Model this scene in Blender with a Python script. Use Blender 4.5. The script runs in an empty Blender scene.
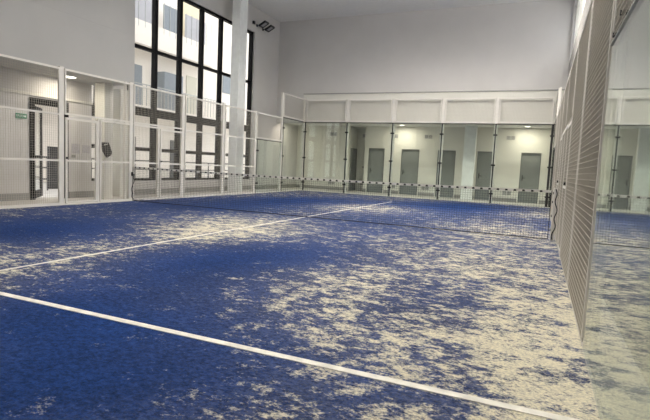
import bpy, bmesh, math, random
from mathutils import Vector, Matrix
random.seed(7)
scn = bpy.context.scene
col = scn.collection
R = math.radians

# ------------------------------------------------------------------ helpers
def tag(o, label=None, cat=None, group=None, kind=None):
    if label: o['label'] = label
    if cat: o['category'] = cat
    if group: o['group'] = group
    if kind: o['kind'] = kind
    return o

def empty(name, loc=(0, 0, 0), rz=0.0):
    o = bpy.data.objects.new(name, None)
    o.empty_display_size = .1
    o.location = loc
    o.rotation_euler = (0, 0, rz)
    col.objects.link(o)
    return o

class MB:
    """collects shapes in world coordinates, links them as one mesh object"""
    def __init__(s):
        s.bm = bmesh.new(); s.mi = 0
    def _f(s, vs):
        try:
            f = s.bm.faces.new(vs); f.material_index = s.mi
        except ValueError:
            pass
    def box(s, x0, x1, y0, y1, z0, z1):
        if x0 > x1: x0, x1 = x1, x0
        if y0 > y1: y0, y1 = y1, y0
        if z0 > z1: z0, z1 = z1, z0
        v = [s.bm.verts.new(c) for c in ((x0,y0,z0),(x1,y0,z0),(x1,y1,z0),(x0,y1,z0),(x0,y0,z1),(x1,y0,z1),(x1,y1,z1),(x0,y1,z1))]
        for q in ((3,2,1,0),(4,5,6,7),(0,1,5,4),(1,2,6,5),(2,3,7,6),(3,0,4,7)):
            s._f([v[i] for i in q])
        return s
    def quad(s, a, b, c, d):
        s._f([s.bm.verts.new(p) for p in (a, b, c, d)]); return s
    def prism(s, pts, a, b):
        """closed outline pts (list of 3-tuples) extruded from offset a to offset b (vectors)"""
        a = Vector(a); b = Vector(b)
        lo = [s.bm.verts.new(Vector(p) + a) for p in pts]
        hi = [s.bm.verts.new(Vector(p) + b) for p in pts]
        n = len(pts)
        s._f(lo[::-1]); s._f(hi)
        for i in range(n):
            s._f([lo[i], lo[(i+1) % n], hi[(i+1) % n], hi[i]])
        return s
    def tube(s, path, r, n=8):
        pts = [Vector(p) for p in path]
        rings = []
        up = None
        for i, p in enumerate(pts):
            t = (pts[min(i+1, len(pts)-1)] - pts[max(i-1, 0)]).normalized()
            if up is None:
                up = Vector((0, 0, 1)) if abs(t.z) < .9 else Vector((1, 0, 0))
            a = t.cross(up).normalized(); b = a.cross(t).normalized(); up = b
            rr = r[i] if isinstance(r, (list, tuple)) else r
            rings.append([s.bm.verts.new(p + a*math.cos(2*math.pi*k/n)*rr + b*math.sin(2*math.pi*k/n)*rr) for k in range(n)])
        for A, B in zip(rings, rings[1:]):
            for k in range(n):
                s._f([A[k], A[(k+1) % n], B[(k+1) % n], B[k]])
        s._f(rings[0][::-1]); s._f(rings[-1])
        return s
    def build(s, name, mats, parent=None, bevel=0, smooth=False):
        bmesh.ops.recalc_face_normals(s.bm, faces=s.bm.faces)
        me = bpy.data.meshes.new(name)
        s.bm.to_mesh(me); s.bm.free()
        for m in (mats if isinstance(mats, (list, tuple)) else [mats]):
            me.materials.append(m)
        if smooth:
            for p in me.polygons: p.use_smooth = True
        o = bpy.data.objects.new(name, me)
        col.objects.link(o)
        if parent:
            bpy.context.view_layer.update()
            M = parent.matrix_world if not parent.parent else parent.parent.matrix_basis @ parent.matrix_basis
            me.transform(M.inverted())
            o.parent = parent
        if bevel:
            b = o.modifiers.new('bevel', 'BEVEL'); b.width = bevel; b.segments = 2; b.limit_method = 'ANGLE'
        return o
    def origin(s, loc): return s

# ------------------------------------------------------------------ materials
def mat(name, rgb, rough=.6, metal=0., noise=.06, nscale=6., bump=0., spec=.5, bscale=80.):
    m = bpy.data.materials.new(name); m.use_nodes = True
    nt = m.node_tree; N = nt.nodes; L = nt.links
    b = N['Principled BSDF']
    b.inputs['Roughness'].default_value = rough
    b.inputs['Metallic'].default_value = metal
    b.inputs['Specular IOR Level'].default_value = spec
    tc = N.new('ShaderNodeTexCoord')
    nz = N.new('ShaderNodeTexNoise'); nz.inputs['Scale'].default_value = nscale; nz.inputs['Detail'].default_value = 4
    L.new(tc.outputs['Object'], nz.inputs['Vector'])
    cr = N.new('ShaderNodeMapRange')
    cr.inputs['From Min'].default_value = .3; cr.inputs['From Max'].default_value = .7
    cr.inputs['To Min'].default_value = 1 - noise; cr.inputs['To Max'].default_value = 1 + noise*.5
    L.new(nz.outputs['Fac'], cr.inputs['Value'])
    mx = N.new('ShaderNodeVectorMath'); mx.operation = 'SCALE'
    mx.inputs[0].default_value = rgb
    L.new(cr.outputs['Result'], mx.inputs['Scale'])
    L.new(mx.outputs['Vector'], b.inputs['Base Color'])
    if bump:
        n2 = N.new('ShaderNodeTexNoise'); n2.inputs['Scale'].default_value = bscale; n2.inputs['Detail'].default_value = 3
        L.new(tc.outputs['Object'], n2.inputs['Vector'])
        bp = N.new('ShaderNodeBump'); bp.inputs['Strength'].default_value = bump; bp.inputs['Distance'].default_value = .01
        L.new(n2.outputs['Fac'], bp.inputs['Height']); L.new(bp.outputs['Normal'], b.inputs['Normal'])
    return m

def emis(name, rgb, s):
    m = bpy.data.materials.new(name); m.use_nodes = True
    nt = m.node_tree; N = nt.nodes; N.clear()
    o = N.new('ShaderNodeOutputMaterial'); e = N.new('ShaderNodeEmission')
    e.inputs['Color'].default_value = (*rgb, 1); e.inputs['Strength'].default_value = s
    nt.links.new(e.outputs[0], o.inputs[0]); return m

def glass(name, tint, f0=.04):
    """clear pane: Schlick reflection on both faces, the rest passes straight through"""
    m = bpy.data.materials.new(name); m.use_nodes = True
    nt = m.node_tree; N = nt.nodes; L = nt.links; N.clear()
    out = N.new('ShaderNodeOutputMaterial')
    g = N.new('ShaderNodeNewGeometry')
    d = N.new('ShaderNodeVectorMath'); d.operation = 'DOT_PRODUCT'
    L.new(g.outputs['Normal'], d.inputs[0]); L.new(g.outputs['Incoming'], d.inputs[1])
    def M(op, a, b=None):
        n = N.new('ShaderNodeMath'); n.operation = op
        for i, x in enumerate((a, b)):
            if x is None: continue
            if isinstance(x, (int, float)): n.inputs[i].default_value = x
            else: L.new(x, n.inputs[i])
        return n.outputs[0]
    c = M('ABSOLUTE', d.outputs['Value'])
    p = M('POWER', M('SUBTRACT', 1.0, c), 5.0)
    f = M('ADD', M('MULTIPLY', p, 1 - f0), f0)
    t = N.new('ShaderNodeBsdfTransparent'); t.inputs['Color'].default_value = (*tint, 1)
    r = N.new('ShaderNodeBsdfGlossy'); r.inputs['Roughness'].default_value = .0
    r.inputs['Color'].default_value = (.97, 1, .98, 1)
    mx = N.new('ShaderNodeMixShader')
    L.new(f, mx.inputs[0]); L.new(t.outputs[0], mx.inputs[1]); L.new(r.outputs[0], mx.inputs[2])
    L.new(mx.outputs[0], out.inputs[0])
    return m

M = dict(
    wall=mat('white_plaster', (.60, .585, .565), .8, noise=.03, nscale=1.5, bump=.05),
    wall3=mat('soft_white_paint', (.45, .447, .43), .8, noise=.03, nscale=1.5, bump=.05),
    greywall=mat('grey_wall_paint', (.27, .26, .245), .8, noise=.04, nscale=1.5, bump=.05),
    wall2=mat('cream_plaster', (.70, .69, .63), .8, noise=.04, nscale=1.5, bump=.05),
    ceil=mat('ceiling_paint', (.82, .81, .79), .85, noise=.03),
    conc=mat('pale_floor_tile', (.62, .59, .54), .45, noise=.08, nscale=3, bump=.1),
    skirt=mat('grey_skirting', (.30, .295, .28), .6),
    steel=mat('cream_painted_steel', (.76, .735, .68), .4, noise=.03),
    wire=mat('galvanised_painted_wire', (.50, .47, .40), .45, noise=.05),
    black=mat('black_powder_coat', (.012, .012, .013), .4, noise=.1),
    mull=mat('dark_window_frame', (.006, .006, .007), .6, noise=.1, spec=.15),
    rubber=mat('black_rubber', (.02, .02, .02), .8),
    cord=mat('black_net_cord', (.02, .02, .022), .9),
    band=mat('white_net_tape', (.78, .77, .72), .8),
    line=mat('white_turf_line', (.86, .83, .74), .9, noise=.22, nscale=9, bump=.3),
    door=mat('grey_door_paint', (.21, .225, .215), .5, noise=.04),
    doorf=mat('grey_door_frame', (.15, .16, .155), .5),
    grille=mat('grey_vent_metal', (.33, .33, .31), .5),
    pillar=mat('white_pillar_paint', (.86, .88, .86), .7),
    fac=mat('white_facade_render', (.84, .79, .72), .85, noise=.06, nscale=.8, bump=.2),
    fac2=mat('yellowish_facade_render', (.74, .66, .47), .85),
    rail=mat('lilac_grey_railing_panel', (.40, .40, .43), .5),
    shut=mat('grey_shutter', (.22, .25, .28), .6),
    dshut=mat('dark_grey_shutter', (.07, .075, .08), .6),
    cdoor=mat('cream_door_leaf', (.62, .60, .50), .6),
    pave=mat('courtyard_paving', (.62, .60, .57), .8, noise=.1, nscale=2),
    green=mat('green_sign_face', (.02, .20, .10), .4),
    white=mat('white_print', (.85, .86, .85), .5),
    paper=mat('lilac_notice_paper', (.50, .48, .50), .8, noise=.15, nscale=30),
    dark=mat('dark_room_panel', (.05, .05, .055), .6),
    galv=mat('galvanised_metal', (.40, .41, .40), .4, metal=.6),
    lampoff=mat('floodlight_glass', (.36, .36, .37), .35),
    lamp=emis('lamp_face', (1, .93, .80), 5.0),
    lamp2=emis('hall_lamp_face', (1, .97, .93), 30.0),
    glass=glass('court_safety_glass', (.945, .975, .955)),
    pane=glass('window_pane_glass', (.985, .99, .99)),
)

# blue turf strewn with sand: where sand lies is worn in by play, so it is laid out over the court
BL=[(8.5,2.4,0.74,0.09),(8.1,2.2,0.75,-0.19),(9.0,2.7,0.76,0.06),(9.4,2.8,0.78,0.10),(7.5,1.8,0.83,-0.29),(10.0,3.0,0.86,0.41),(8.5,2.8,0.86,-0.11),(8.2,2.6,0.86,-0.01),(7.7,2.2,0.86,-0.03),(9.3,3.1,0.90,-0.07),(8.8,3.2,0.95,0.04),(8.2,3.1,0.98,0.08),(7.7,2.8,1.01,-0.24),(7.1,2.3,1.03,-0.16),(9.0,3.5,1.04,0.04),(9.6,3.8,1.10,0.32),(8.7,3.8,1.14,0.17),(7.7,3.6,1.22,0.02),(7.2,3.3,1.23,-0.06),(9.0,4.2,1.23,-0.15),(6.5,2.6,1.24,-0.31),(6.5,3.2,1.35,-0.06),(9.9,4.7,1.39,0.36),(7.1,4.0,1.41,-0.11),(9.0,4.8,1.44,-0.09),(7.5,4.5,1.48,0.11),(8.2,4.9,1.54,0.12),(6.5,4.0,1.54,-0.08),(5.7,3.2,1.57,-0.02),(9.9,5.4,1.62,0.09),(7.3,5.2,1.70,0.04),(5.7,4.0,1.72,-0.06),(6.3,5.1,1.85,-0.32),(7.9,5.9,1.86,0.05),(4.5,3.8,2.00,0.17),(9.4,6.7,2.02,0.20),(6.6,6.2,2.10,-0.24),(4.8,5.2,2.19,0.02),(9.8,7.6,2.30,-0.01),(4.9,6.4,2.47,0.30),(7.6,8.2,2.58,0.10),(6.5,7.9,2.62,0.02),(2.9,5.0,2.64,-0.28),(5.2,7.8,2.79,0.07),(3.4,6.6,2.84,-0.29),(9.9,9.4,2.90,0.12),(6.8,9.0,2.92,-0.17),(3.5,7.8,3.09,0.28),(1.0,6.3,3.20,-0.01),(3.9,9.6,3.20,0.07),(8.0,11.2,3.20,0.09),(2.1,8.4,3.20,-0.18),(8.9,12.1,3.20,0.10),(4.3,11.1,3.20,-0.16),(2.1,9.8,3.20,-0.16),(6.5,12.5,3.20,-0.33),(8.1,13.3,3.20,0.11),(4.8,12.5,3.20,0.26),(9.5,13.5,3.20,-0.20),(1.7,11.6,3.20,-0.16),(5.2,14.3,3.20,0.48),(3.1,13.6,3.20,-0.37),(6.4,15.3,3.20,-0.32),(9.9,16.3,3.20,0.26),(3.8,15.2,3.20,-0.29),(7.0,16.7,3.20,-0.18),(8.5,18.0,3.20,-0.31),(9.8,19.6,3.20,0.17)]
def turf_material():
    m = bpy.data.materials.new('blue_turf_with_sand'); m.use_nodes = True
    nt = m.node_tree; N = nt.nodes; L = nt.links
    b = N['Principled BSDF']; b.inputs['Roughness'].default_value = .9
    b.inputs['Specular IOR Level'].default_value = .15
    tc = N.new('ShaderNodeTexCoord'); P = tc.outputs['Object']
    def math_(op, *a):
        n = N.new('ShaderNodeMath'); n.operation = op
        for i, x in enumerate(a):
            if isinstance(x, (int, float)): n.inputs[i].default_value = x
            else: L.new(x, n.inputs[i])
        return n.outputs[0]
    def rng(x, a, b_, c, d, mode='LINEAR'):
        n = N.new('ShaderNodeMapRange'); n.interpolation_type = mode
        L.new(x, n.inputs['Value'])
        for k, v in (('From Min', a), ('From Max', b_), ('To Min', c), ('To Max', d)):
            if isinstance(v, (int, float)): n.inputs[k].default_value = v
            else: L.new(v, n.inputs[k])
        return n.outputs[0]
    def noise(scale, det=5, rough=.6, st=(1, 1, 1), rot=0, dist=0.):
        mp = N.new('ShaderNodeMapping'); mp.inputs['Scale'].default_value = st; mp.inputs['Rotation'].default_value = (0, 0, rot)
        L.new(P, mp.inputs['Vector'])
        n = N.new('ShaderNodeTexNoise'); n.inputs['Scale'].default_value = scale; n.inputs['Detail'].default_value = det
        n.inputs['Roughness'].default_value = rough; n.inputs['Distortion'].default_value = dist
        L.new(mp.outputs[0], n.inputs['Vector']); return n.outputs['Fac']
    D = None
    for x, y, r, a in BL:
        d = N.new('ShaderNodeVectorMath'); d.operation = 'DISTANCE'
        L.new(P, d.inputs[0]); d.inputs[1].default_value = (x, y, 0)
        k = rng(d.outputs['Value'], r, 0., 0., a, 'SMOOTHSTEP')
        D = k if D is None else math_('ADD', D, k)
    D = math_('ADD', D, .40)
    D = math_('MINIMUM', math_('MAXIMUM', D, 0.0), 1.0)
    n1 = noise(3.2, 5, .62, (1, 1.15, 1), .35, .3)
    n2 = noise(9.0, 5, .66, (1, 1.6, 1), .4, .4)
    n3 = noise(55.0, 3, .75, (1, 1.3, 1))
    n4 = noise(24.0, 4, .7, (1, 1.5, 1), .5)
    v = math_('ADD', math_('MULTIPLY', n1, .36), math_('MULTIPLY', n2, .44))
    v = math_('ADD', v, math_('MULTIPLY', n4, .20))
    v = math_('ADD', v, math_('MULTIPLY', math_('SUBTRACT', n3, .5), .26))
    # sand where v exceeds a threshold that falls as the density rises
    thr = rng(D, 0., 1., .648, .385)
    lo = math_('SUBTRACT', thr, .06); hi = math_('ADD', thr, .085)
    s = rng(v, lo, hi, 0., 1., 'SMOOTHSTEP')
    # light dusting everywhere the density allows
    dust = math_('MULTIPLY', rng(D, 0., .8, .02, .22), rng(math_('ADD', n3, n4), .8, 1.25, .1, 1.))
    s = math_('MAXIMUM', math_('MULTIPLY', s, rng(n3, .3, .6, .55, 1.)), dust)
    s = math_('MULTIPLY', s, rng(D, 0., .6, .72, 1.))
    blue = N.new('ShaderNodeMix'); blue.data_type = 'RGBA'
    L.new(rng(math_('ADD', noise(70., 3, .75), n4), .75, 1.25, 0., 1.), blue.inputs['Factor'])
    blue.inputs['A'].default_value = (.001, .012, .055, 1); blue.inputs['B'].default_value = (.005, .047, .215, 1)
    big = rng(noise(.8, 4, .6), .3, .7, .82, 1.18)
    bs = N.new('ShaderNodeVectorMath'); bs.operation = 'SCALE'
    L.new(blue.outputs['Result'], bs.inputs[0]); L.new(big, bs.inputs['Scale'])
    sand = N.new('ShaderNodeMix'); sand.data_type = 'RGBA'
    L.new(noise(90., 3, .7), sand.inputs['Factor'])
    sand.inputs['A'].default_value = (.66, .60, .43, 1); sand.inputs['B'].default_value = (.90, .84, .63, 1)
    mx = N.new('ShaderNodeMix'); mx.data_type = 'RGBA'
    L.new(s, mx.inputs['Factor']); L.new(bs.outputs[0], mx.inputs['A']); L.new(sand.outputs['Result'], mx.inputs['B'])
    L.new(mx.outputs['Result'], b.inputs['Base Color'])
    bp = N.new('ShaderNodeBump'); bp.inputs['Strength'].default_value = .5; bp.inputs['Distance'].default_value = .008
    L.new(noise(260., 2, .6), bp.inputs['Height']); L.new(bp.outputs['Normal'], b.inputs['Normal'])
    return m
M['turf'] = turf_material()

def text_mesh(name, s, size, mat_, parent, origin, right, up):
    """lettering laid flat on a sign; origin = centre"""
    cu = bpy.data.curves.new(name, 'FONT'); cu.body = s; cu.size = size; cu.align_x = 'CENTER'; cu.align_y = 'CENTER'; cu.extrude = .001
    t = bpy.data.objects.new(name, cu); col.objects.link(t)
    bpy.context.view_layer.update()
    me = bpy.data.meshes.new_from_object(t.evaluated_get(bpy.context.evaluated_depsgraph_get()))
    bpy.data.objects.remove(t)
    r = Vector(right).normalized(); u = Vector(up).normalized(); n = r.cross(u)
    me.transform(Matrix(((r.x, u.x, n.x, origin[0]), (r.y, u.y, n.y, origin[1]), (r.z, u.z, n.z, origin[2]), (0, 0, 0, 1))))
    me.materials.clear(); me.materials.append(mat_)
    o = bpy.data.objects.new(name, me); col.objects.link(o)
    if parent:
        me.transform(parent.matrix_basis.inverted()); o.parent = parent
    return o
# ================================================================== SETTING
H = 7.5
XL, XR, YB = -1.6, 10.3, 22.5
def struct(name, mb, m, parent=None, label=None, bevel=0):
    o = mb.build(name, m, parent, bevel)
    if not parent: o['kind'] = 'structure'
    if label: o['label'] = label
    return o

struct('floor', MB().box(-2.0, XR+.3, -2.2, 24.4, -.2, 0), M['conc'], label='pale smooth hall floor around the blue court')
struct('ceiling', MB().box(-1.9, XR+.3, -2.2, 20.6, H, H+.2), M['ceil'], label='plain high ceiling of the hall')

# left wall, pierced by the tall window, the narrow window, and the doorway
W = MB()
def wl(y0, y1, z0, z1): W.box(-1.9, XL, y0, y1, z0, z1)
wl(-2.2, 8.37, 0, 3.03); wl(8.37, 9.42, 2.50, 3.03); wl(9.42, 10.15, 0, 3.03)
wl(10.15, 10.85, 0, .43); wl(10.15, 10.85, 3.6, H)
wl(10.85, 11.30, 0, H); wl(11.30, 18.24, 0, .43); wl(11.30, 18.24, 6.52, H); wl(18.24, 24.4, 0, H)
wl(-2.2, 10.15, 3.03, H)
struct('wall_left', W, M['wall'], label='white wall to the left with the tall dark-framed window')
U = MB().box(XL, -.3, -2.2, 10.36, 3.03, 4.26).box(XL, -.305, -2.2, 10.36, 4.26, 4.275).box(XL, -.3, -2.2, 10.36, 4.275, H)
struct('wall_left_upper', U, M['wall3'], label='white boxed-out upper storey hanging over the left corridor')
struct('trim_1', MB().box(XL, XL+.03, -2.2, 10.15, 2.50, 2.56), M['wall2'], label='thin white ledge above the black doorway')
struct('baseboard_left', MB().box(XL, XL+.02, -2.2, 8.34, 0, .17).box(XL, XL+.02, 9.45, 20.5, 0, .17).box(XL, XL+.02, 20.5, 24.2, 0, .17), M['skirt'], label='grey skirting along the left wall')

# back: high wall above a recessed corridor
struct('wall_back_upper', MB().box(-1.9, XR+.3, 20.3, 20.6, 3.02, H), M['wall'], label='large blank white wall above the back of the court')
struct('trim_2', MB().box(-.2, XR, 20.18, 20.3, 3.02, 4.22).box(-.2, XR, 20.20, 20.3, 4.22, 4.25), M['wall2'], label='shallow boxed panel with a dark shadow line over the back corridor')
struct('trim_3', MB().box(-.2, XR, 20.165, 20.3, 4.25, 4.285), M['grille'], label='thin dark edge strip on top of the boxed panel')
struct('ceiling_corridor', MB().box(-1.9, XR+.3, 20.6, 24.4, 3.10, 3.3), M['ceil'], label='low ceiling of the back corridor')
B = MB()
B.box(-1.9, 1.2, YB, YB+.2, 0, 3.1)
B.box(1.0, 1.2, YB+.2, 23.6, 0, 3.1); B.box(1.0, 2.2, 23.6, 23.8, 0, 3.1); B.box(1.98, 2.1, YB+.2, 23.6, 0, 3.1)
doors = [(2.19, 2.96, 2.0), (3.77, 4.59, 2.04), (5.42, 6.20, 2.09), (7.13, 7.82, 2.12), (8.88, 9.65, 2.17)]
doors = [(a, b, 2.08) for a, b, _ in doors]
x = 1.98
for a, b, z in doors:
    B.box(x, a, YB, YB+.2, 0, 3.1); B.box(a, b, YB, YB+.2, z, 3.1); x = b
B.box(x, XR+.3, YB, YB+.2, 0, 3.1)
struct('wall_back', B, M['wall2'], label='cream corridor wall with grey doors behind the glass')
b = MB(); x = 1.98
b.box(-1.58, 1.2, YB-.015, YB, 0, .15)
for a, c, z in doors: b.box(x, a-.05, YB-.015, YB, 0, .15); x = c+.05
b.box(x, XR, YB-.015, YB, 0, .15)
struct('baseboard_back', b, M['skirt'], label='grey skirting along the corridor wall')
dl = ['first grey corridor door to the right of the recess', 'second grey corridor door, left of the fourth glass joint', 'third grey corridor door, left of the white pillar',
      'fourth grey corridor door, just right of the white pillar', 'fifth grey corridor door, nearest the right wall']
for i, (a, c, z) in enumerate(doors):
    d = struct('door_%d' % (i+1), MB().box(a+.035, c-.035, YB+.05, YB+.09, 0.005, z-.035), M['door'], label=dl[i], bevel=.003)
    f = MB().box(a, a+.035, YB-.01, YB+.11, 0, z).box(c-.035, c, YB-.01, YB+.11, 0, z).box(a+.035, c-.035, YB-.01, YB+.11, z-.035, z)
    f.build('door_frame', M['doorf'], d)
    h = MB().box(a+.085, a+.125, YB+.038, YB+.05, .92, 1.14)
    h.tube([(a+.105, YB+.04, 1.03), (a+.105, YB-.01, 1.03), (a+.22, YB-.01, 1.03)], .014, 8)
    h.build('door_handle', M['black'], d)
d = struct('door_6', MB().box(1.2, 1.23, 22.72, 23.46, .005, 2.02), M['door'], label='grey door on the side face of the corridor recess')
MB().box(1.2, 1.245, 22.68, 22.72, 0, 2.06).box(1.2, 1.245, 23.46, 23.5, 0, 2.06).box(1.2, 1.245, 22.72, 23.46, 2.02, 2.06).build('door_frame', M['doorf'], d)
MB().tube([(1.23, 22.8, 1.0), (1.28, 22.8, 1.0), (1.28, 22.9, 1.0)], .011, 8).build('door_handle', M['black'], d)
struct('pillar', MB().box(6.63, 7.10, 21.75, 22.05, 0, 3.1), M['pillar'], label='white square pillar standing in the back corridor')

# right wall with a band of high windows
Y2 = 20.3
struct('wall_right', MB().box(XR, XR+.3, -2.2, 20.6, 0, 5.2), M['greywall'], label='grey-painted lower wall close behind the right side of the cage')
Rw = MB().box(XR, XR+.3, 20.6, 24.4, 0, 5.2).box(XR, XR+.3, -2.2, 20.6, 7.15, H).box(XR, XR+.3, -2.2, 3.0, 5.2, 7.15).box(XR, XR+.3, 20.15, 24.4, 5.2, 7.15)
struct('wall_right_upper', Rw, M['wall'], label='white upper wall around the high windows on the right')
w = struct('window_3', MB().box(XR+.12, XR+.13, 3.0, 20.15, 5.2, 7.15), M['pane'], label='long band of high windows above the right side of the court')
f = MB().box(XR+.08, XR+.17, 3.0, 20.15, 5.2, 5.26).box(XR+.08, XR+.17, 3.0, 20.15, 7.09, 7.15)
for k in range(10):
    yy = 3.0 + k*17.10/9; f.box(XR+.08, XR+.17, yy, yy+.05, 5.26, 7.09)
f.build('window_frame', M['steel'], w)
struct('wall_front', MB().box(-1.9, XR+.3, -2.4, -2.2, 0, H+.2), M['wall'], label='wall behind the viewer')
struct('wall_corridor_end', MB().box(-1.9, XR+.3, 24.2, 24.4, 0, 3.1), M['wall2'])

# tall window
XW = -1.72
mull_y = [11.50, 12.65, 13.80, 14.95, 16.08, 17.20]
rows = [.43, 1.40, 2.44, 4.44, 6.52]
w = struct('window_1', MB().box(XW-.045, XW-.035, 11.3, 18.24, .43, 6.52), M['pane'], label='tall window with a dark grid of mullions facing the courtyard')
f = MB()
f.box(XW-.10, XW+.04, 11.30, 18.24, .43, .50)
f.box(XW-.10, XW+.04, 11.30, 18.24, 6.44, 6.52)
f.box(XW-.10, XW+.03, 11.30, 18.24, 1.345, 1.455)
f.box(XW-.10, XW+.03, 11.30, 18.24, 2.43, 2.68)
f.box(XW-.10, XW+.03, 11.30, 18.24, 4.43, 4.52)
for y in mull_y: f.box(XW-.10, XW+.04, y-.065, y+.065, .50, 6.44)
for y in mull_y: f.box(XW-.09, XW+.03, y-.10, y+.10, .50, 2.43)
f.box(XW-.10, XW+.05, 18.14, 18.24, .43, 6.52)
f.build('window_frame', M['mull'], w)
w = struct('window_2', MB().box(XW-.045, XW-.035, 10.15, 10.85, .43, 3.6), M['pane'], label='narrow dark-framed window under the overhang, left of the column')
f = MB().box(XW-.1, XW+.04, 10.15, 10.85, .43, .50).box(XW-.1, XW+.04, 10.15, 10.85, 1.345, 1.455).box(XW-.1, XW+.04, 10.15, 10.85, 2.22, 2.50).box(XW-.1, XW+.04, 10.15, 10.21, .5, 3.6).box(XW-.1, XW+.04, 10.79, 10.85, .5, 3.6)
for k in range(3): f.box(XW-.02, XW+.01, 10.33+.13*k, 10.345+.13*k, 2.5, 3.6)
f.build('window_frame', M['mull'], w)
struct('column', MB().box(-1.15, -.80, 15.93, 16.42, 0, H), M['pillar'], label='tall white column in front of the big window', bevel=.01)
struct('column_short', MB().box(-1.18, -.82, 9.88, 10.16, 0, 3.03), M['wall2'], label='white column under the end of the overhang', bevel=.01)
struct('wall_return', MB().box(XL, XL+.30, 10.86, 11.28, 0, 3.03), M['wall2'], label='white pier between the narrow and the tall window')

# dark double doorway to the courtyard
d = struct('door_7', MB().box(XL-.02, XL+.03, 8.37, 8.50, 0, 2.45).box(XL-.02, XL+.03, 9.30, 9.42, 0, 2.45).box(XL-.02, XL+.03, 8.50, 9.30, 2.30, 2.45), M['mull'], label='black-framed open doorway in the left wall')
A_ = Vector((-1.66, 8.50, 0)); B_ = Vector((-2.30, 9.20, 0)); dv = (B_-A_).normalized(); nv = Vector((-dv.y, dv.x, 0))
def leaf_piece(mb, t0, t1, z0, z1, th):
    a, c = A_ + dv*t0, A_ + dv*t1
    mb.prism([(a.x, a.y, z0), (c.x, c.y, z0), (c.x, c.y, z1), (a.x, a.y, z1)], nv*-th, nv*th); return mb
ln = (B_-A_).length
leaf = leaf_piece(MB(), .08, ln-.08, .2, 2.18, .006).build('door_leaf', M['pane'], d)
fr = MB()
for q in ((0, .08, .02, 2.28), (ln-.08, ln, .02, 2.28), (.08, ln-.08, 2.18, 2.28), (.08, ln-.08, .02, .2), (.08, ln-.08, 1.0, 1.08)): leaf_piece(fr, *q, .025)
fr.build('leaf_frame', M['mull'], leaf)

# corridor vents, a switch
def vent(x, y, z, wdt, lab, face='y'):
    t = empty('air_vent', (x, y, z - .09)); tag(t, lab, 'vent', 'air vents on the corridor wall')
    MB().box(x-wdt/2, x+wdt/2, y-.012, y, z-.09, z+.09).build('vent_frame', M['wall'], t)
    s = MB()
    for sx in (-1, 1):
        for k in range(4):
            s.box(x+sx*wdt*.235-wdt*.2, x+sx*wdt*.235+wdt*.2, y-.02, y-.012, z-.07+k*.038, z-.05+k*.038)
    s.build('louvre', M['doorf'], t)
yv = YB
for x, hi, nm in ((.35, 2.70, 'left of the corridor recess'), (3.40, 2.66, 'between the first and second grey doors'), (4.96, 2.66, 'between the second and third grey doors'), (8.42, 2.68, 'between the fourth and fifth grey doors')):
    vent(x, yv, hi, .36, 'upper grey air vent high on the corridor wall, ' + nm)
    vent(x, yv, .36, .36, 'lower grey air vent close to the floor, ' + nm)
vent(1.60, 23.6, 2.72, .30, 'upper grey air vent inside the corridor recess')
vent(1.60, 23.6, .36, .30, 'lower grey air vent inside the corridor recess')
o = MB().box(1.52, 1.60, 23.585, 23.6, 1.12, 1.22).build('light_switch', M['grille'], bevel=.002); tag(o, 'small grey switch inside the corridor recess', 'switch')

# ================================================================== COURT FLOOR
T = empty('artificial_turf', (0, 0, 0)); tag(T, 'blue artificial turf court strewn with pale sand', 'turf')
MB().box(0.02, 9.999, 0, 20, 0, .012).build('turf_carpet', M['turf'], T)
tz0, tz1 = .012, .016
MB().box(.03, 9.97, 2.848, 2.906, tz0, tz1).build('service_line', M['line'], T)
MB().box(4.982, 5.018, 2.906, 16.93, tz0, tz1).build('centre_line', M['line'], T)
def kerb(x0, x1, y0, y1, lab):
    o = MB().box(x0, x1, y0, y1, 0, .03).build('kerb', M['steel']); tag(o, lab, 'kerb')
kerb(-.10, .015, 5.0, 20.1, 'pale base rail along the left edge of the turf')
kerb(.02, 9.98, 20.005, 20.10, 'pale base rail along the back edge of the turf')

# ================================================================== CAGE
# X is the cage plane: 0 left, 10 right. s = +1 means the outside lies towards +X
def fence_post(x, y, z1, lab, wx=.08, wy=.10, z0=0, group='cage posts'):
    t = empty('fence_post', (x, y, z0)); tag(t, lab, 'post', group)
    MB().box(x-wx/2, x+wx/2, y-wy/2, y+wy/2, z0, z1-.012).build('shaft', M['steel'], t, bevel=.006)
    MB().box(x-wx/2-.004, x+wx/2+.004, y-wy/2-.004, y+wy/2+.004, z1-.012, z1).build('cap', M['steel'], t)
    if z0 == 0:
        MB().box(x-wx/2-.004, x+wx/2+.004, y-wy/2-.004, y+wy/2+.004, 0.0301, .06).build('base_collar', M['steel'], t)
    return t

def mesh_wires(mb, axis, c, a0, a1, z0, z1, side, r=.0018, st=.05):
    """grid of welded wire in the plane axis=c"""
    n = max(1, round((a1-a0)/st)); 
    for i in range(n+1):
        a = a0 + (a1-a0)*i/n
        if axis == 'x': mb.box(c-r, c+r, a-r, a+r, z0, z1)
        else: mb.box(a-r, a+r, c-r, c+r, z0, z1)
    m = max(1, round((z1-z0)/st)); c = c - side*.0042
    for i in range(m+1):
        z = z0 + (z1-z0)*i/m
        if axis == 'x': mb.box(c-r*.9, c+r*.9, a0, a1, z-r*.9, z+r*.9)
        else: mb.box(a0, a1, c-r*.9, c+r*.9, z-r*.9, z+r*.9)

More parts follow.
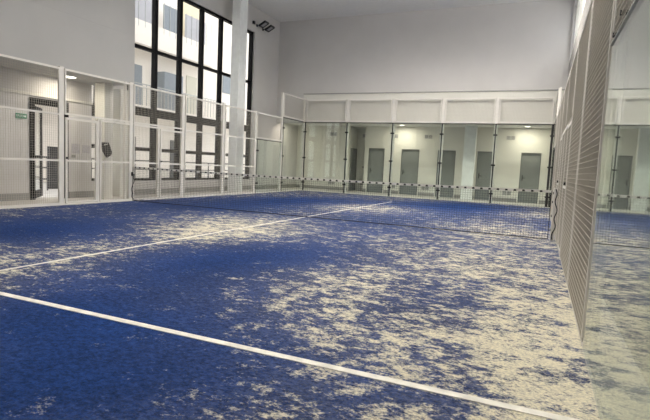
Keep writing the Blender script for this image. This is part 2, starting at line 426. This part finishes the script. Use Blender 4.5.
def mesh_panel(axis, c, a0, a1, z0, z1, rails, lab, name='mesh_fence', fr=.04, side=-1, group='welded mesh fences'):
    """framed mesh panel; side = direction of the outside"""
    loc = (c, (a0+a1)/2, z0) if axis == 'x' else ((a0+a1)/2, c, z0)
    t = empty(name, loc); tag(t, lab, 'fence', group)
    w = MB(); mesh_wires(w, axis, c, a0+.005, a1-.005, z0+.01, z1-.01, side)
    w.build('wire_mesh', M['wire'], t)
    o0, o1 = sorted((c - side*.008, c + side*(fr-.008)))
    f = MB()
    def bar(p0, p1, q0, q1):
        if axis == 'x': f.box(o0, o1, p0, p1, q0, q1)
        else: f.box(p0, p1, o0, o1, q0, q1)
    bar(a0, a1, z1-fr, z1)
    if side < 0 or (z0 > .1 and a0 > 15) or axis == 'y': bar(a0, a1, z0, z0+fr)
    bar(a0, a0+fr*.75, z0+fr, z1-fr); bar(a1-fr*.75, a1, z0+fr, z1-fr)
    f.build('panel_frame', M['steel'], t)
    for z in rails:
        g = MB()
        if axis == 'x': g.box(o0, o1, a0+fr*.75, a1-fr*.75, z-fr/2, z+fr/2)
        else: g.box(a0+fr*.75, a1-fr*.75, o0, o1, z-fr/2, z+fr/2)
        g.build('rail', M['steel'], t)
    return t

def gate(c, a0, a1, knob_a, lab, side):
    t = empty('mesh_gate', (c, (a0+a1)/2, .05)); tag(t, lab, 'gate', 'mesh gates beside the net')
    z0, z1 = .05, 1.95
    w = MB(); mesh_wires(w, 'x', c, a0+.01, a1-.01, z0+.01, z1-.01, side); w.build('wire_mesh', M['wire'], t)
    o0, o1 = sorted((c - side*.008, c + side*.032)); f = MB()
    f.box(o0, o1, a0, a1, z1-.05, z1).box(o0, o1, a0, a1, z0, z0+.04).box(o0, o1, a0, a0+.04, z0+.04, z1-.05).box(o0, o1, a1-.04, a1, z0+.04, z1-.05)
    f.build('gate_frame', M['steel'], t)
    MB().box(o0, o1, a0+.04, a1-.04, .98, 1.02).build('rail', M['steel'], t)
    k = MB(); k.tube([(c-side*.008, knob_a, 1.06), (c-side*.035, knob_a, 1.06)], .022, 10); k.build('knob', M['black'], t, smooth=False)
    for z in (.35, 1.65):
        ya = a1-.004 if knob_a < (a0+a1)/2 else a0+.004
        MB().tube([(c+side*.058, ya, z-.04), (c+side*.058, ya, z+.04)], .013, 8).build('hinge', M['galv'], t)

SCREENS = []
def glass_panel(axis, c, a0, a1, z1, lab, side, joints=True):
    loc = (c, (a0+a1)/2, .03) if axis == 'x' else ((a0+a1)/2, c, .03)
    t = empty('glass_screen', loc); tag(t, lab, 'glass screen', 'glass walls of the cage')
    SCREENS.append(t)
    q0, q1 = sorted((c, c + side*.012))
    g = MB()
    if axis == 'x': g.box(q0, q1, a0+.006, a1-.006, .013, z1)
    else: g.box(a0+.006, a1-.006, q0, q1, .013, z1)
    g.build('pane', M['glass'], t)
    e0, e1 = sorted((c - side*.008, c + side*.03))
    e = MB()
    if axis == 'x': e.box(e0, e1, a0, a1, z1, z1+(.01 if a0 < 4 and c == 10 else .028))
    else: e.box(a0, a1, e0, e1, z1, z1+.028)
    e.build('top_strip', M['galv'] if (axis == 'x' and c == 10 and a0 < 4) else M['black'], t)
    return t

def joint(axis, c, a, z1, side, lab, zs=(.39, 1.47, 2.6), w=.045):
    """black joint profile with clamps between two panes"""
    t = SCREENS[lab]
    s0, s1 = sorted((c - side*.012, c - side*.002))
    m = MB()
    if axis == 'x': m.box(s0, s1, a-w/2, a+w/2, .03, z1)
    else: m.box(a-w/2, a+w/2, s0, s1, .03, z1)
    pr_ = m.build('joint_profile', M['black'], t)
    for z in zs:
        if z > z1: continue
        k = MB(); c0, c1 = sorted((c - side*.035, c - side*.012))
        if axis == 'x': k.box(c0, c1, a-.075, a+.075, z-.03, z+.03)
        else: k.box(a-.075, a+.075, c0, c1, z-.03, z+.03)
        k.build('clamp', M['black'], t, bevel=.006)

# ---- left side (outside = -X)
S = -1
PX = -.055
for y, z, lab in ((8.0, 3.03, 'wide cream post left of the gate nearest the doorway'), (8.98, 2.0, 'slim cream post right of the gate nearest the doorway'),
                  (10.0, 3.03, 'cream post at the left end of the net carrying the winch'), (11.0, 2.0, 'slim cream post between net and the gate before the tall window'),
                  (12.0, 3.03, 'cream post right of the gate before the tall window'), (14.0, 3.03, 'cream post left of the tall white column'),
                  (16.0, 3.03, 'cream post where the left mesh meets the low glass'), (18.0, 4.0, 'tall cream post with the step between low and high glass, left side')):
    slim = y in (8.98, 11.0)
    fence_post(PX, y, z, lab, wx=.08, wy=.045 if slim else .10)
fence_post(-.10, 9.86, 3.03, 'second cream post standing just left of the winch post', .07, .05)
fence_post(-.06, 20.06, 4.05, 'cream corner post where left and back glass meet', .10, .10)
mesh_panel('x', 0, 6.0, 7.94, .03, 3.0, (1.0, 2.0), 'leftmost mesh panel of the cage, beside the green sign', side=S)
gate(0, 8.08, 8.93, 8.03+.06, 'mesh gate in front of the notices on the left wall', S)
mesh_panel('x', 0, 8.06, 9.94, 2.01, 3.0, (), 'upper mesh strip above the gate before the notices', side=S)
mesh_panel('x', 0, 9.01, 9.94, .03, 1.99, (1.0,), 'mesh panel before the short white column, with the hanging black box behind', side=S)
mesh_panel('x', 0, 10.06, 10.97, .03, 1.99, (1.0,), 'mesh panel just right of the net winch', side=S)
gate(0, 11.04, 11.93, 11.06, 'mesh gate in front of the tall dark window', S)
mesh_panel('x', 0, 10.06, 11.94, 2.01, 3.0, (), 'upper mesh strip above the gate before the tall window', side=S)
mesh_panel('x', 0, 12.06, 13.94, .03, 3.0, (1.0, 2.0), 'mesh panel before the middle of the tall window', side=S)
mesh_panel('x', 0, 14.06, 15.94, .03, 3.0, (1.0, 2.0), 'mesh panel before the tall white column', side=S)
mesh_panel('x', 0, 16.06, 17.94, 2.06, 3.0, (), 'mesh panel above the low glass on the left side', side=S)
mesh_panel('x', 0, 18.06, 19.98, 3.06, 4.0, (), 'high mesh panel above the left glass by the corner', side=S)
glass_panel('x', 0, 16.06, 17.95, 2.0, 'low glass panel of the left side', S)
glass_panel('x', 0, 18.03, 19.97, 3.0, 'high glass panel of the left side, next to the corner', S)
joint('x', 0, 18.05, 3.0, S, 1, w=.03)
joint('x', 0, 16.09, 2.0, S, 0, zs=(.39, 1.6), w=.015)

# ---- back (outside = +Y)
names = ['first', 'second', 'third', 'fourth', 'fifth']
for i in range(5):
    a, b_ = 2*i, 2*i+2
    glass_panel('y', 20, a+.0, b_-.0, 3.0, '%s glass panel of the back wall counted from the left corner' % names[i], 1)
    mesh_panel('y', 20, a+.08, b_-.08, 3.06, 4.0, (), '%s mesh panel above the back glass counted from the left corner' % names[i], side=1, fr=.05)
for i in range(1, 5):
    fence_post(2*i+.0, 20.075, 4.0, '%s cream post behind the back glass from the left corner' % names[i-1], .12, .08)
    joint('y', 20, 2*i-.0, 3.0, 1, 1+i)
fence_post(10.06, 20.06, 4.0, 'cream corner post where right and back cage walls meet', .10, .10)
joint('y', 20, .04, 3.0, 1, 2, w=.05)
joint('y', 20, 9.95, 3.0, 1, 6, w=.08)

# ---- right side (outside = +X)
S = 1; PX = 10.055
for y, z, lab in ((4.0, 3.03, 'cream post above the near glass edge on the right'), (6.0, 3.03, 'cream post nearest the viewer in the right mesh'),
                  (8.0, 3.03, 'cream post left of the right gate, second from the near glass'), (8.98, 2.0, 'slim cream post beyond the nearer right gate'), (10.0, 3.03, 'cream post at the right end of the net'),
                  (11.0, 2.0, 'slim cream post beyond the net on the right'), (12.0, 3.03, 'cream post beyond the farther right gate'), (14.0, 3.03, 'cream post in the far right mesh'),
                  (16.0, 3.03, 'cream post where the right mesh meets the far glass'), (18.0, 4.0, 'bright tall cream post rising above the far right mesh')):
    slim = y in (8.98, 11.0)
    fence_post(PX, y, z, lab, wx=.05, wy=.06 if slim else .10)
mesh_panel('x', 10, 4.06, 5.95, .03, 3.0, (), 'right mesh panel next to the near glass edge', side=S)
mesh_panel('x', 10, 6.05, 7.95, .03, 3.0, (), 'second right mesh panel from the near glass', side=S)
gate(10, 8.06, 8.94, 8.12, 'right mesh gate on the viewer side of the net', S)
mesh_panel('x', 10, 8.06, 9.95, 2.01, 3.0, (), 'upper mesh strip above the nearer right gate', side=S)
mesh_panel('x', 10, 9.01, 9.95, .03, 1.99, (), 'right mesh panel on the viewer side of the net end', side=S)
mesh_panel('x', 10, 10.05, 10.97, .03, 1.99, (), 'right mesh panel just beyond the net end', side=S)
gate(10, 11.04, 11.93, 11.1, 'right mesh gate beyond the net', S)
mesh_panel('x', 10, 10.05, 11.94, 2.01, 3.0, (), 'upper mesh strip above the right gate beyond the net', side=S)
mesh_panel('x', 10, 12.05, 13.95, .03, 3.0, (), 'right mesh panel past the farther gate', side=S)
mesh_panel('x', 10, 14.05, 15.95, .03, 3.0, (), 'farthest full-height right mesh panel', side=S)
mesh_panel('x', 10, 16.05, 17.95, 2.06, 3.0, (), 'mesh panel above the low glass in the far right', side=S)
mesh_panel('x', 10, 18.05, 19.95, 3.06, 4.0, (), 'high mesh panel in the far right corner', side=S)
glass_panel('x', 10, 16.05, 17.95, 2.0, 'low glass panel in the far right', S)
glass_panel('x', 10, 18.03, 19.97, 3.0, 'high glass panel in the far right corner', S)
glass_panel('x', 10, 2.0, 4.02, 2.0, 'near right glass panel mirroring the court', S)
glass_panel('x', 10, -.2, 1.99, 3.0, 'tall glass panel right beside the viewer', S)
mesh_panel('x', 10, 2.04, 3.95, 2.03, 3.0, (), 'mesh panel above the near right glass', side=S)
o = MB().tube([(9.99, 3.66, 2.10), (10.03, 3.66, 2.10)], .016, 8).build('bolt', M['black']); tag(o, 'black bolt head low on the mesh above the near glass', 'bolt', 'black bolts above the near glass')
o = MB().tube([(9.99, 3.93, 2.045), (10.03, 3.93, 2.045)], .016, 8).build('bolt', M['black']); tag(o, 'black bolt head at the top corner of the near glass', 'bolt', 'black bolts above the near glass')

# ================================================================== NET
XN0, XN1 = .05, 9.86
def ntop(x): return .91 - .035*(1 - ((x-5)/5)**2)
N_ = empty('court_net', (5, 10, .015)); tag(N_, 'black court net with white top tape stretched across the court', 'net')
m = MB(); n = 218; r = .0016
for i in range(n+1):
    x = XN0 + (XN1-XN0)*i/n; m.box(x-r, x+r, 10-r, 10+r, .03, ntop(x)-.03)
for j in range(19):
    pts = [(XN0 + (XN1-XN0)*k/12, 10, .03 + (ntop(XN0 + (XN1-XN0)*k/12)-.06)*j/19) for k in range(13)]
    for A, Bq in zip(pts, pts[1:]):
        m.prism([(A[0], 10-r, A[2]-r), (A[0], 10+r, A[2]-r), (A[0], 10+r, A[2]+r), (A[0], 10-r, A[2]+r)], (0, 0, 0), (Bq[0]-A[0], 0, Bq[2]-A[2]))
m.build('netting', M['cord'], N_)
m = MB()
for k in range(40):
    xa = XN0 + (XN1-XN0)*k/40; xb = XN0 + (XN1-XN0)*(k+1)/40; za, zb = ntop(xa), ntop(xb)
    m.prism([(xa, 9.992, za-.046), (xa, 10.008, za-.046), (xa, 10.008, za), (xa, 9.992, za)], (0, 0, 0), (xb-xa, 0, zb-za))
m.mi = 1
x = .14
while x < 9.8:                                     # black printed marks along the tape
    z = ntop(x)
    for yy in (9.9915, 10.0085):
        m.prism([(x-.028, yy, z-.042), (x+.022, yy, z-.042), (x+.016, yy, z-.008), (x-.022, yy, z-.008)], (0, -.0004, 0), (0, .0004, 0))
    x += .147
m.build('top_tape', [M['band'], M['black']], N_)
MB().tube([(XN0, 10, .03), (5, 10, .026), (XN1, 10, .03)], .008, 6).build('bottom_cord', M['cord'], N_)
m = MB()
for xx in (XN0-.005, XN1+.005): m.tube([(xx, 10, .03), (xx, 10, .90)], .006, 6)
m.build('side_cord', M['cord'], N_)

# left winch and its loose cable
t = empty('net_winch', (.01, 10.03, .62)); tag(t, 'black crank winch on the left net post', 'winch')
MB().box(-.014, .02, 9.995, 10.055, .66, .76).build('winch_body', M['black'], t, bevel=.012)
m = MB(); m.tube([(.02, 10.03, .71), (.05, 10.03, .71), (.05, 10.03, .65), (.075, 10.03, .65)], .008, 8); m.build('crank', M['black'], t)
m = MB(); P0 = [(.03, 10.03, .655), (.035, 10.06, .52), (.04, 10.0, .43), (.045, 9.96, .33), (.04, 9.985, .22), (.045, 9.97, .12), (.05, 10.05, .04), (.055, 10.2, .028), (.06, 10.38, .028)]
m.tube(P0, .009, 6)
o = m.build('loose_cable', M['black']); tag(o, 'loose black cable trailing from the winch to the turf edge', 'cable')
# right net post with rope
t = empty('net_post', (9.94, 10, .012)); tag(t, 'short pale net post inside the right mesh', 'post')
MB().box(9.90, 9.96, 9.97, 10.03, .012, .95).build('shaft', M['steel'], t, bevel=.005)
m = MB()
for z in (.2, .45, .7, .86): m.tube([(9.885, 10, z), (9.90, 10, z)], .022, 8)
m.build('hook', M['black'], t)
m = MB(); pts = []
for k in range(26):
    s_ = k/25; pts.append((9.93 + .018*math.sin(s_*19) + .03*math.sin(s_*3.1), 9.955, .93 - .90*s_))
m.tube(pts, .010, 6); o = m.build('slack_rope', M['black']); tag(o, 'slack black rope hanging down the right net post', 'rope')

# ================================================================== THINGS ON THE LEFT
t = empty('exit_sign', (XL+.012, 8.15, 1.94)); tag(t, 'small green emergency exit sign left of the black doorway', 'sign')
MB().box(XL+.001, XL+.018, 8.03, 8.30, 1.93, 2.04).build('sign_plate', M['green'], t)
text_mesh('lettering', 'SALIDA', .062, M['white'], t, (XL+.020, 8.145, 1.985), (0, 1, 0), (0, 0, 1))
m = MB(); m.prism([(XL+.0185, 8.235, 1.995), (XL+.0185, 8.26, 1.995), (XL+.0185, 8.26, 2.012), (XL+.0185, 8.285, 1.985), (XL+.0185, 8.26, 1.958), (XL+.0185, 8.26, 1.975), (XL+.0185, 8.235, 1.975)], (0, 0, 0), (.001, 0, 0)); m.build('arrow', M['white'], t)

def notice(y0, y1, z0, z1, lab):
    o = MB().box(XL, XL+.006, y0, y1, z0, z1).build('notice_sheet', M['paper']); tag(o, lab, 'notice', 'notices on the left wall')
notice(9.53, 9.78, 1.17, 1.42, 'lilac grey notice sheet, left of the pair behind the gate')
notice(9.86, 10.10, 1.19, 1.40, 'lilac grey notice sheet, right of the pair behind the gate')
o = MB().box(XL, XL+.01, 9.53, 9.64, 1.06, 1.13).build('switch_plate', M['grille']); tag(o, 'small grey plate under the left notice sheet', 'switch')

# tilted black box on the short column
t = empty('hanging_box', (-.79, 9.93, 1.14)); tag(t, 'tilted black box hung on the short white column', 'box')
out = [(-.70, 9.70, 1.485), (-.70, 9.90, 1.49), (-.70, 10.0, 1.25), (-.70, 9.98, 1.17), (-.70, 9.86, 1.10), (-.70, 9.745, 1.27)]
MB().prism(out, (-.06, 0, 0), (.02, 0, 0)).build('housing', M['rubber'], t, bevel=.008)
m = MB()
for k in range(6):
    z = 1.20+.04*k; y0 = 9.82 - .017*k
    m.box(-.679, -.675, y0, y0+.12, z, z+.005)
m.build('grille_bars', M['doorf'], t)
MB().prism([(-.677, 9.735, 1.43), (-.677, 9.86, 1.465), (-.677, 9.86, 1.445), (-.677, 9.735, 1.41)], (0, 0, 0), (.004, 0, 0)).build('pale_stripe', M['wall2'], t)
MB().box(-.82, -.755, 9.89, 9.93, 1.28, 1.34).build('bracket', M['black'], t)

# floodlights on the left wall near the corner
def flood(y, z, lab):
    t = empty('floodlight', (XL, y, z)); tag(t, lab, 'floodlight', 'floodlights high on the left wall')
    c = Vector((-1.26, y, z)); ax = Vector((.88, 0, .47)).normalized(); n = Vector((.47, 0, -.88)).normalized(); w = Vector((0, 1, 0))
    def P(a, b): return c + w*a + ax*b
    hw, hh = .155, .175
    m = MB(); m.prism([P(-hw, -hh), P(hw, -hh), P(hw, hh), P(-hw, hh)], n*-.045, n*0); m.build('housing', M['black'], t, bevel=.008)
    m = MB()
    for a0, a1, b0, b1 in ((-hw, hw, -hh, -hh+.06), (-hw, hw, hh-.045, hh), (-hw, -hw+.045, -hh+.06, hh-.045), (hw-.045, hw, -hh+.06, hh-.045)):
        m.prism([P(a0, b0), P(a1, b0), P(a1, b1), P(a0, b1)], n*.001, n*.03)
    m.build('bezel', M['black'], t)
    m = MB(); m.prism([P(-hw+.045, -hh+.06), P(hw-.045, -hh+.06), P(hw-.045, hh-.045), P(-hw+.045, hh-.045)], n*.001, n*.012); m.build('lens', M['lampoff'], t)
    m = MB(); m.tube([(XL, y, z-.02), (-1.48, y, z-.02), P(0, -.06) - n*.03], .014, 8); m.box(XL, XL+.02, y-.05, y+.05, z-.07, z+.03); m.build('bracket', M['black'], t)
flood(18.36, 6.84, 'black square floodlight, left of the pair high by the corner')
flood(18.84, 6.80, 'black square floodlight, right of the pair high by the corner')
o = MB().box(XL, XL+.08, 18.0, 18.12, 6.80, 6.92).build('junction_box', M['black'], bevel=.008); tag(o, 'tiny black junction box left of the two floodlights', 'junction box')

# corridor ceiling lights
def downlight(x, y, z, rx, ry, lab, power):
    t = empty('ceiling_light', (x, y, z)); tag(t, lab, 'ceiling light', 'round corridor ceiling lights')
    ring = [(x+rx*1.15*math.cos(a*math.pi/12), y+ry*1.15*math.sin(a*math.pi/12), z) for a in range(24)]
    MB().prism(ring, (0, 0, -.012), (0, 0, 0)).build('bezel', M['white'], t)
    disc = [(x+rx*math.cos(a*math.pi/12), y+ry*math.sin(a*math.pi/12), z) for a in range(24)]
    MB().prism(disc, (0, 0, -.018), (0, 0, -.0125)).build('lamp_face', M['lamp'], t)
    L = bpy.data.lights.new('corridor_lamp', 'AREA'); L.shape = 'DISK'; L.size = rx*2; L.energy = power; L.color = (1, .90, .74)
    lo = bpy.data.objects.new('corridor_lamp', L); lo.location = (0, 0, -.03); col.objects.link(lo); lo.parent = t
downlight(-1.05, 9.02, 3.03, .13, .16, 'bright ceiling light over the left corridor', 20)
downlight(3.92, 21.75, 3.10, .10, .10, 'bright ceiling light over the second corridor door', 31)
downlight(-.9, 20.78, 3.10, .10, .10, 'added light hidden behind the high wall to brighten the left corridor end', 31*.6)  # added lamp, out of the camera's sight, lightens the view through the corner glass
downlight(9.05, 21.75, 3.10, .10, .10, 'bright ceiling light over the fifth corridor door', 31)

# the hall's own lamps, hung under the ceiling along both sides of the court
ZB = 6.85
for yy, nm in ((4.0, 'front'), (10.2, 'second'), (15.0, 'third')):
    for xx, sd in ((5.4, 'left'), (8.6, 'right')):
        t = empty('high_bay_lamp', (xx, yy, ZB)); tag(t, 'flat ceiling lamp of the hall, %s row, %s side' % (nm, sd), 'ceiling lamp', 'flat hall ceiling lamps')
        MB().box(xx-.2, xx+.2, yy-.6, yy+.6, ZB, ZB+.06).build('housing', M['steel'], t)
        MB().box(xx-.17, xx+.17, yy-.57, yy+.57, ZB-.01, ZB).build('lamp_face', M['lamp2'], t)
        MB().box(xx-.17, xx+.17, yy-.57, yy+.57, ZB+.0601, ZB+.068).build('added_uplight_face', M['lamp2'], t)  # glowing top face, added along with the upward light
        m = MB(); m.tube([(xx, yy-.5, ZB+.06), (xx, yy-.5, 7.5)], .006, 5); m.tube([(xx, yy+.5, ZB+.06), (xx, yy+.5, 7.5)], .006, 5); m.build('suspension', M['galv'], t)
        L = bpy.data.lights.new('hall_lamp', 'AREA'); L.shape = 'RECTANGLE'; L.size = .34; L.size_y = 1.14; L.energy = 100 * {'front': .88, 'second': .78, 'third': 2.15}[nm]; L.color = (1, .94, .86); L.spread = R(160)
        lo = bpy.data.objects.new('hall_lamp', L); lo.location = (0, 0, -.02); col.objects.link(lo); lo.parent = t
        L = bpy.data.lights.new('added_uplight', 'AREA'); L.shape = 'RECTANGLE'; L.size = .34; L.size_y = 1.14; L.energy = 45 * {'front': .7, 'second': .9, 'third': 1.5}[nm]; L.color = (1, .95, .89)  # upward light added to brighten the ceiling and upper walls
        lo = bpy.data.objects.new('added_uplight', L); lo.location = (0, 0, .075); lo.rotation_euler = (math.pi, 0, 0); col.objects.link(lo); lo.parent = t

# ================================================================== COURTYARD
g = struct('ground', MB().box(-12, -1.95, 0, 34, -.25, -.02), M['pave'], label='pale courtyard paving outside')
XF = -8
bt = empty('apartment_building', (XF, 20, 0)); tag(bt, 'pale building with balconies across the courtyard', 'building')
m = MB().box(XF-.4, XF, 6, 34, 0, 11.5)
m.build('facade', M['fac'], bt)
m = MB().box(XF-.1, XF+.9, 14.5, 22.9, 6.2, 7.22); m.build('balcony_slab', M['fac'], bt)
m = MB().box(XF-.1, XF+.9, 10, 34, 3.25, 3.5); m.build('floor_slab', M['fac'], bt)
def shutter(y0, y1, z0, z1, mt, nm='shutter', dx=.04):
    MB().box(XF, XF+dx, y0, y1, z0, z1).build(nm, mt, bt)
shutter(17.95, 18.55, 3.5, 5.45, M['shut'], 'door_leaf')
MB().box(XF, XF+.55, 19.5, 20.85, 3.5, 5.35).build('meter_cupboard', M['shut'], bt)
shutter(21.75, 22.6, 3.5, 5.6, M['cdoor'], 'door_leaf')
shutter(25.0, 26.2, 5.2, 6.3, M['shut'])
shutter(21.0, 22.8, 7.3, 9.3, M['fac2'], 'wall_panel', .03)
shutter(17.4, 18.3, 7.3, 9.4, M['shut'])
# railing panels on the balcony, in front of the slab
xr = XF+.86
for y0, y1, mt in ((17.2, 18.9, M['rail']), (19.35, 20.8, M['shut']), (21.0, 22.75, M['rail'])):
    MB().box(xr, xr+.03, y0*.93+.99, y1*.93+.99, 7.22, 8.35).build('railing_panel', mt, bt)
m = MB()
for k in range(16): m.box(xr+.03, xr+.05, 16.6+.4*k, 16.62+.4*k, 6.95, 8.4)
m.build('railing_bars', M['galv'], bt)
m = MB()
for k in range(40): m.box(XF+.86, XF+.88, 14.6+.24*k, 14.625+.24*k, 3.5, 4.45)
m.box(XF+.85, XF+.89, 14.6, 24.2, 4.43, 4.47)
m.build('lower_railing', M['galv'], bt)
for y0, y1 in ((9.5, 10.6), (14.6, 15.6), (17.2, 18.2), (20.6, 21.4)):
    shutter(y0, y1, 0, 2.1, M['dshut'], 'ground_door')
m = MB()
for z in (.35, .70, 1.02): m.tube([(-4.2, 9.2, z), (-4.2, 22.0, z)], .025, 6)
for k in range(9): m.tube([(-4.2, 9.2+1.6*k, 0), (-4.2, 9.2+1.6*k, 1.02)], .025, 6)
o = m.build('courtyard_railing', M['dark']); tag(o, 'dark tube railing across the courtyard seen through the doorway', 'railing')
o = MB().box(-5.02, -4.9, 11.40, 11.85, -.02, 1.36).build('dark_cabinet', M['dark'], bevel=.01); tag(o, 'dark upright cabinet outside, seen through the black doorway', 'cabinet')

# ================================================================== LIGHT, CAMERA
w = bpy.data.worlds.new('overcast'); scn.world = w; w.use_nodes = True
nt = w.node_tree; N = nt.nodes; L = nt.links
bg = N['Background']; bg.inputs['Strength'].default_value = 2.7
tc = N.new('ShaderNodeTexCoord'); sx = N.new('ShaderNodeSeparateXYZ'); L.new(tc.outputs['Generated'], sx.inputs[0])
cr = N.new('ShaderNodeValToRGB'); L.new(sx.outputs['Z'], cr.inputs['Fac'])
cr.color_ramp.elements[0].position = 0; cr.color_ramp.elements[0].color = (.80, .80, .80, 1)
cr.color_ramp.elements[1].position = 1; cr.color_ramp.elements[1].color = (1, 1, 1, 1)
L.new(cr.outputs['Color'], bg.inputs['Color'])

cam = bpy.data.cameras.new('camera'); co = bpy.data.objects.new('camera', cam); col.objects.link(co)
cam.sensor_width = 36; cam.lens = 490.4/650*36; cam.clip_start = .02; cam.clip_end = 200
yaw, pitch, roll = .4077, -.09, .0468
f = Vector((-math.sin(yaw)*math.cos(pitch), math.cos(yaw)*math.cos(pitch), math.sin(pitch)))
r0 = Vector((math.cos(yaw), math.sin(yaw), 0)); u0 = r0.cross(f)
r = r0*math.cos(roll) + u0*math.sin(roll); u = -r0*math.sin(roll) + u0*math.cos(roll)
co.matrix_world = Matrix(((r.x, u.x, -f.x, 9.6438), (r.y, u.y, -f.y, .3631), (r.z, u.z, -f.z, 1.155), (0, 0, 0, 1)))
scn.camera = co
scn.view_settings.view_transform = 'Standard'; scn.view_settings.look = 'None'
scn.view_settings.gamma = 1; scn.view_settings.use_curve_mapping = False
scn.view_settings.exposure = 0.0
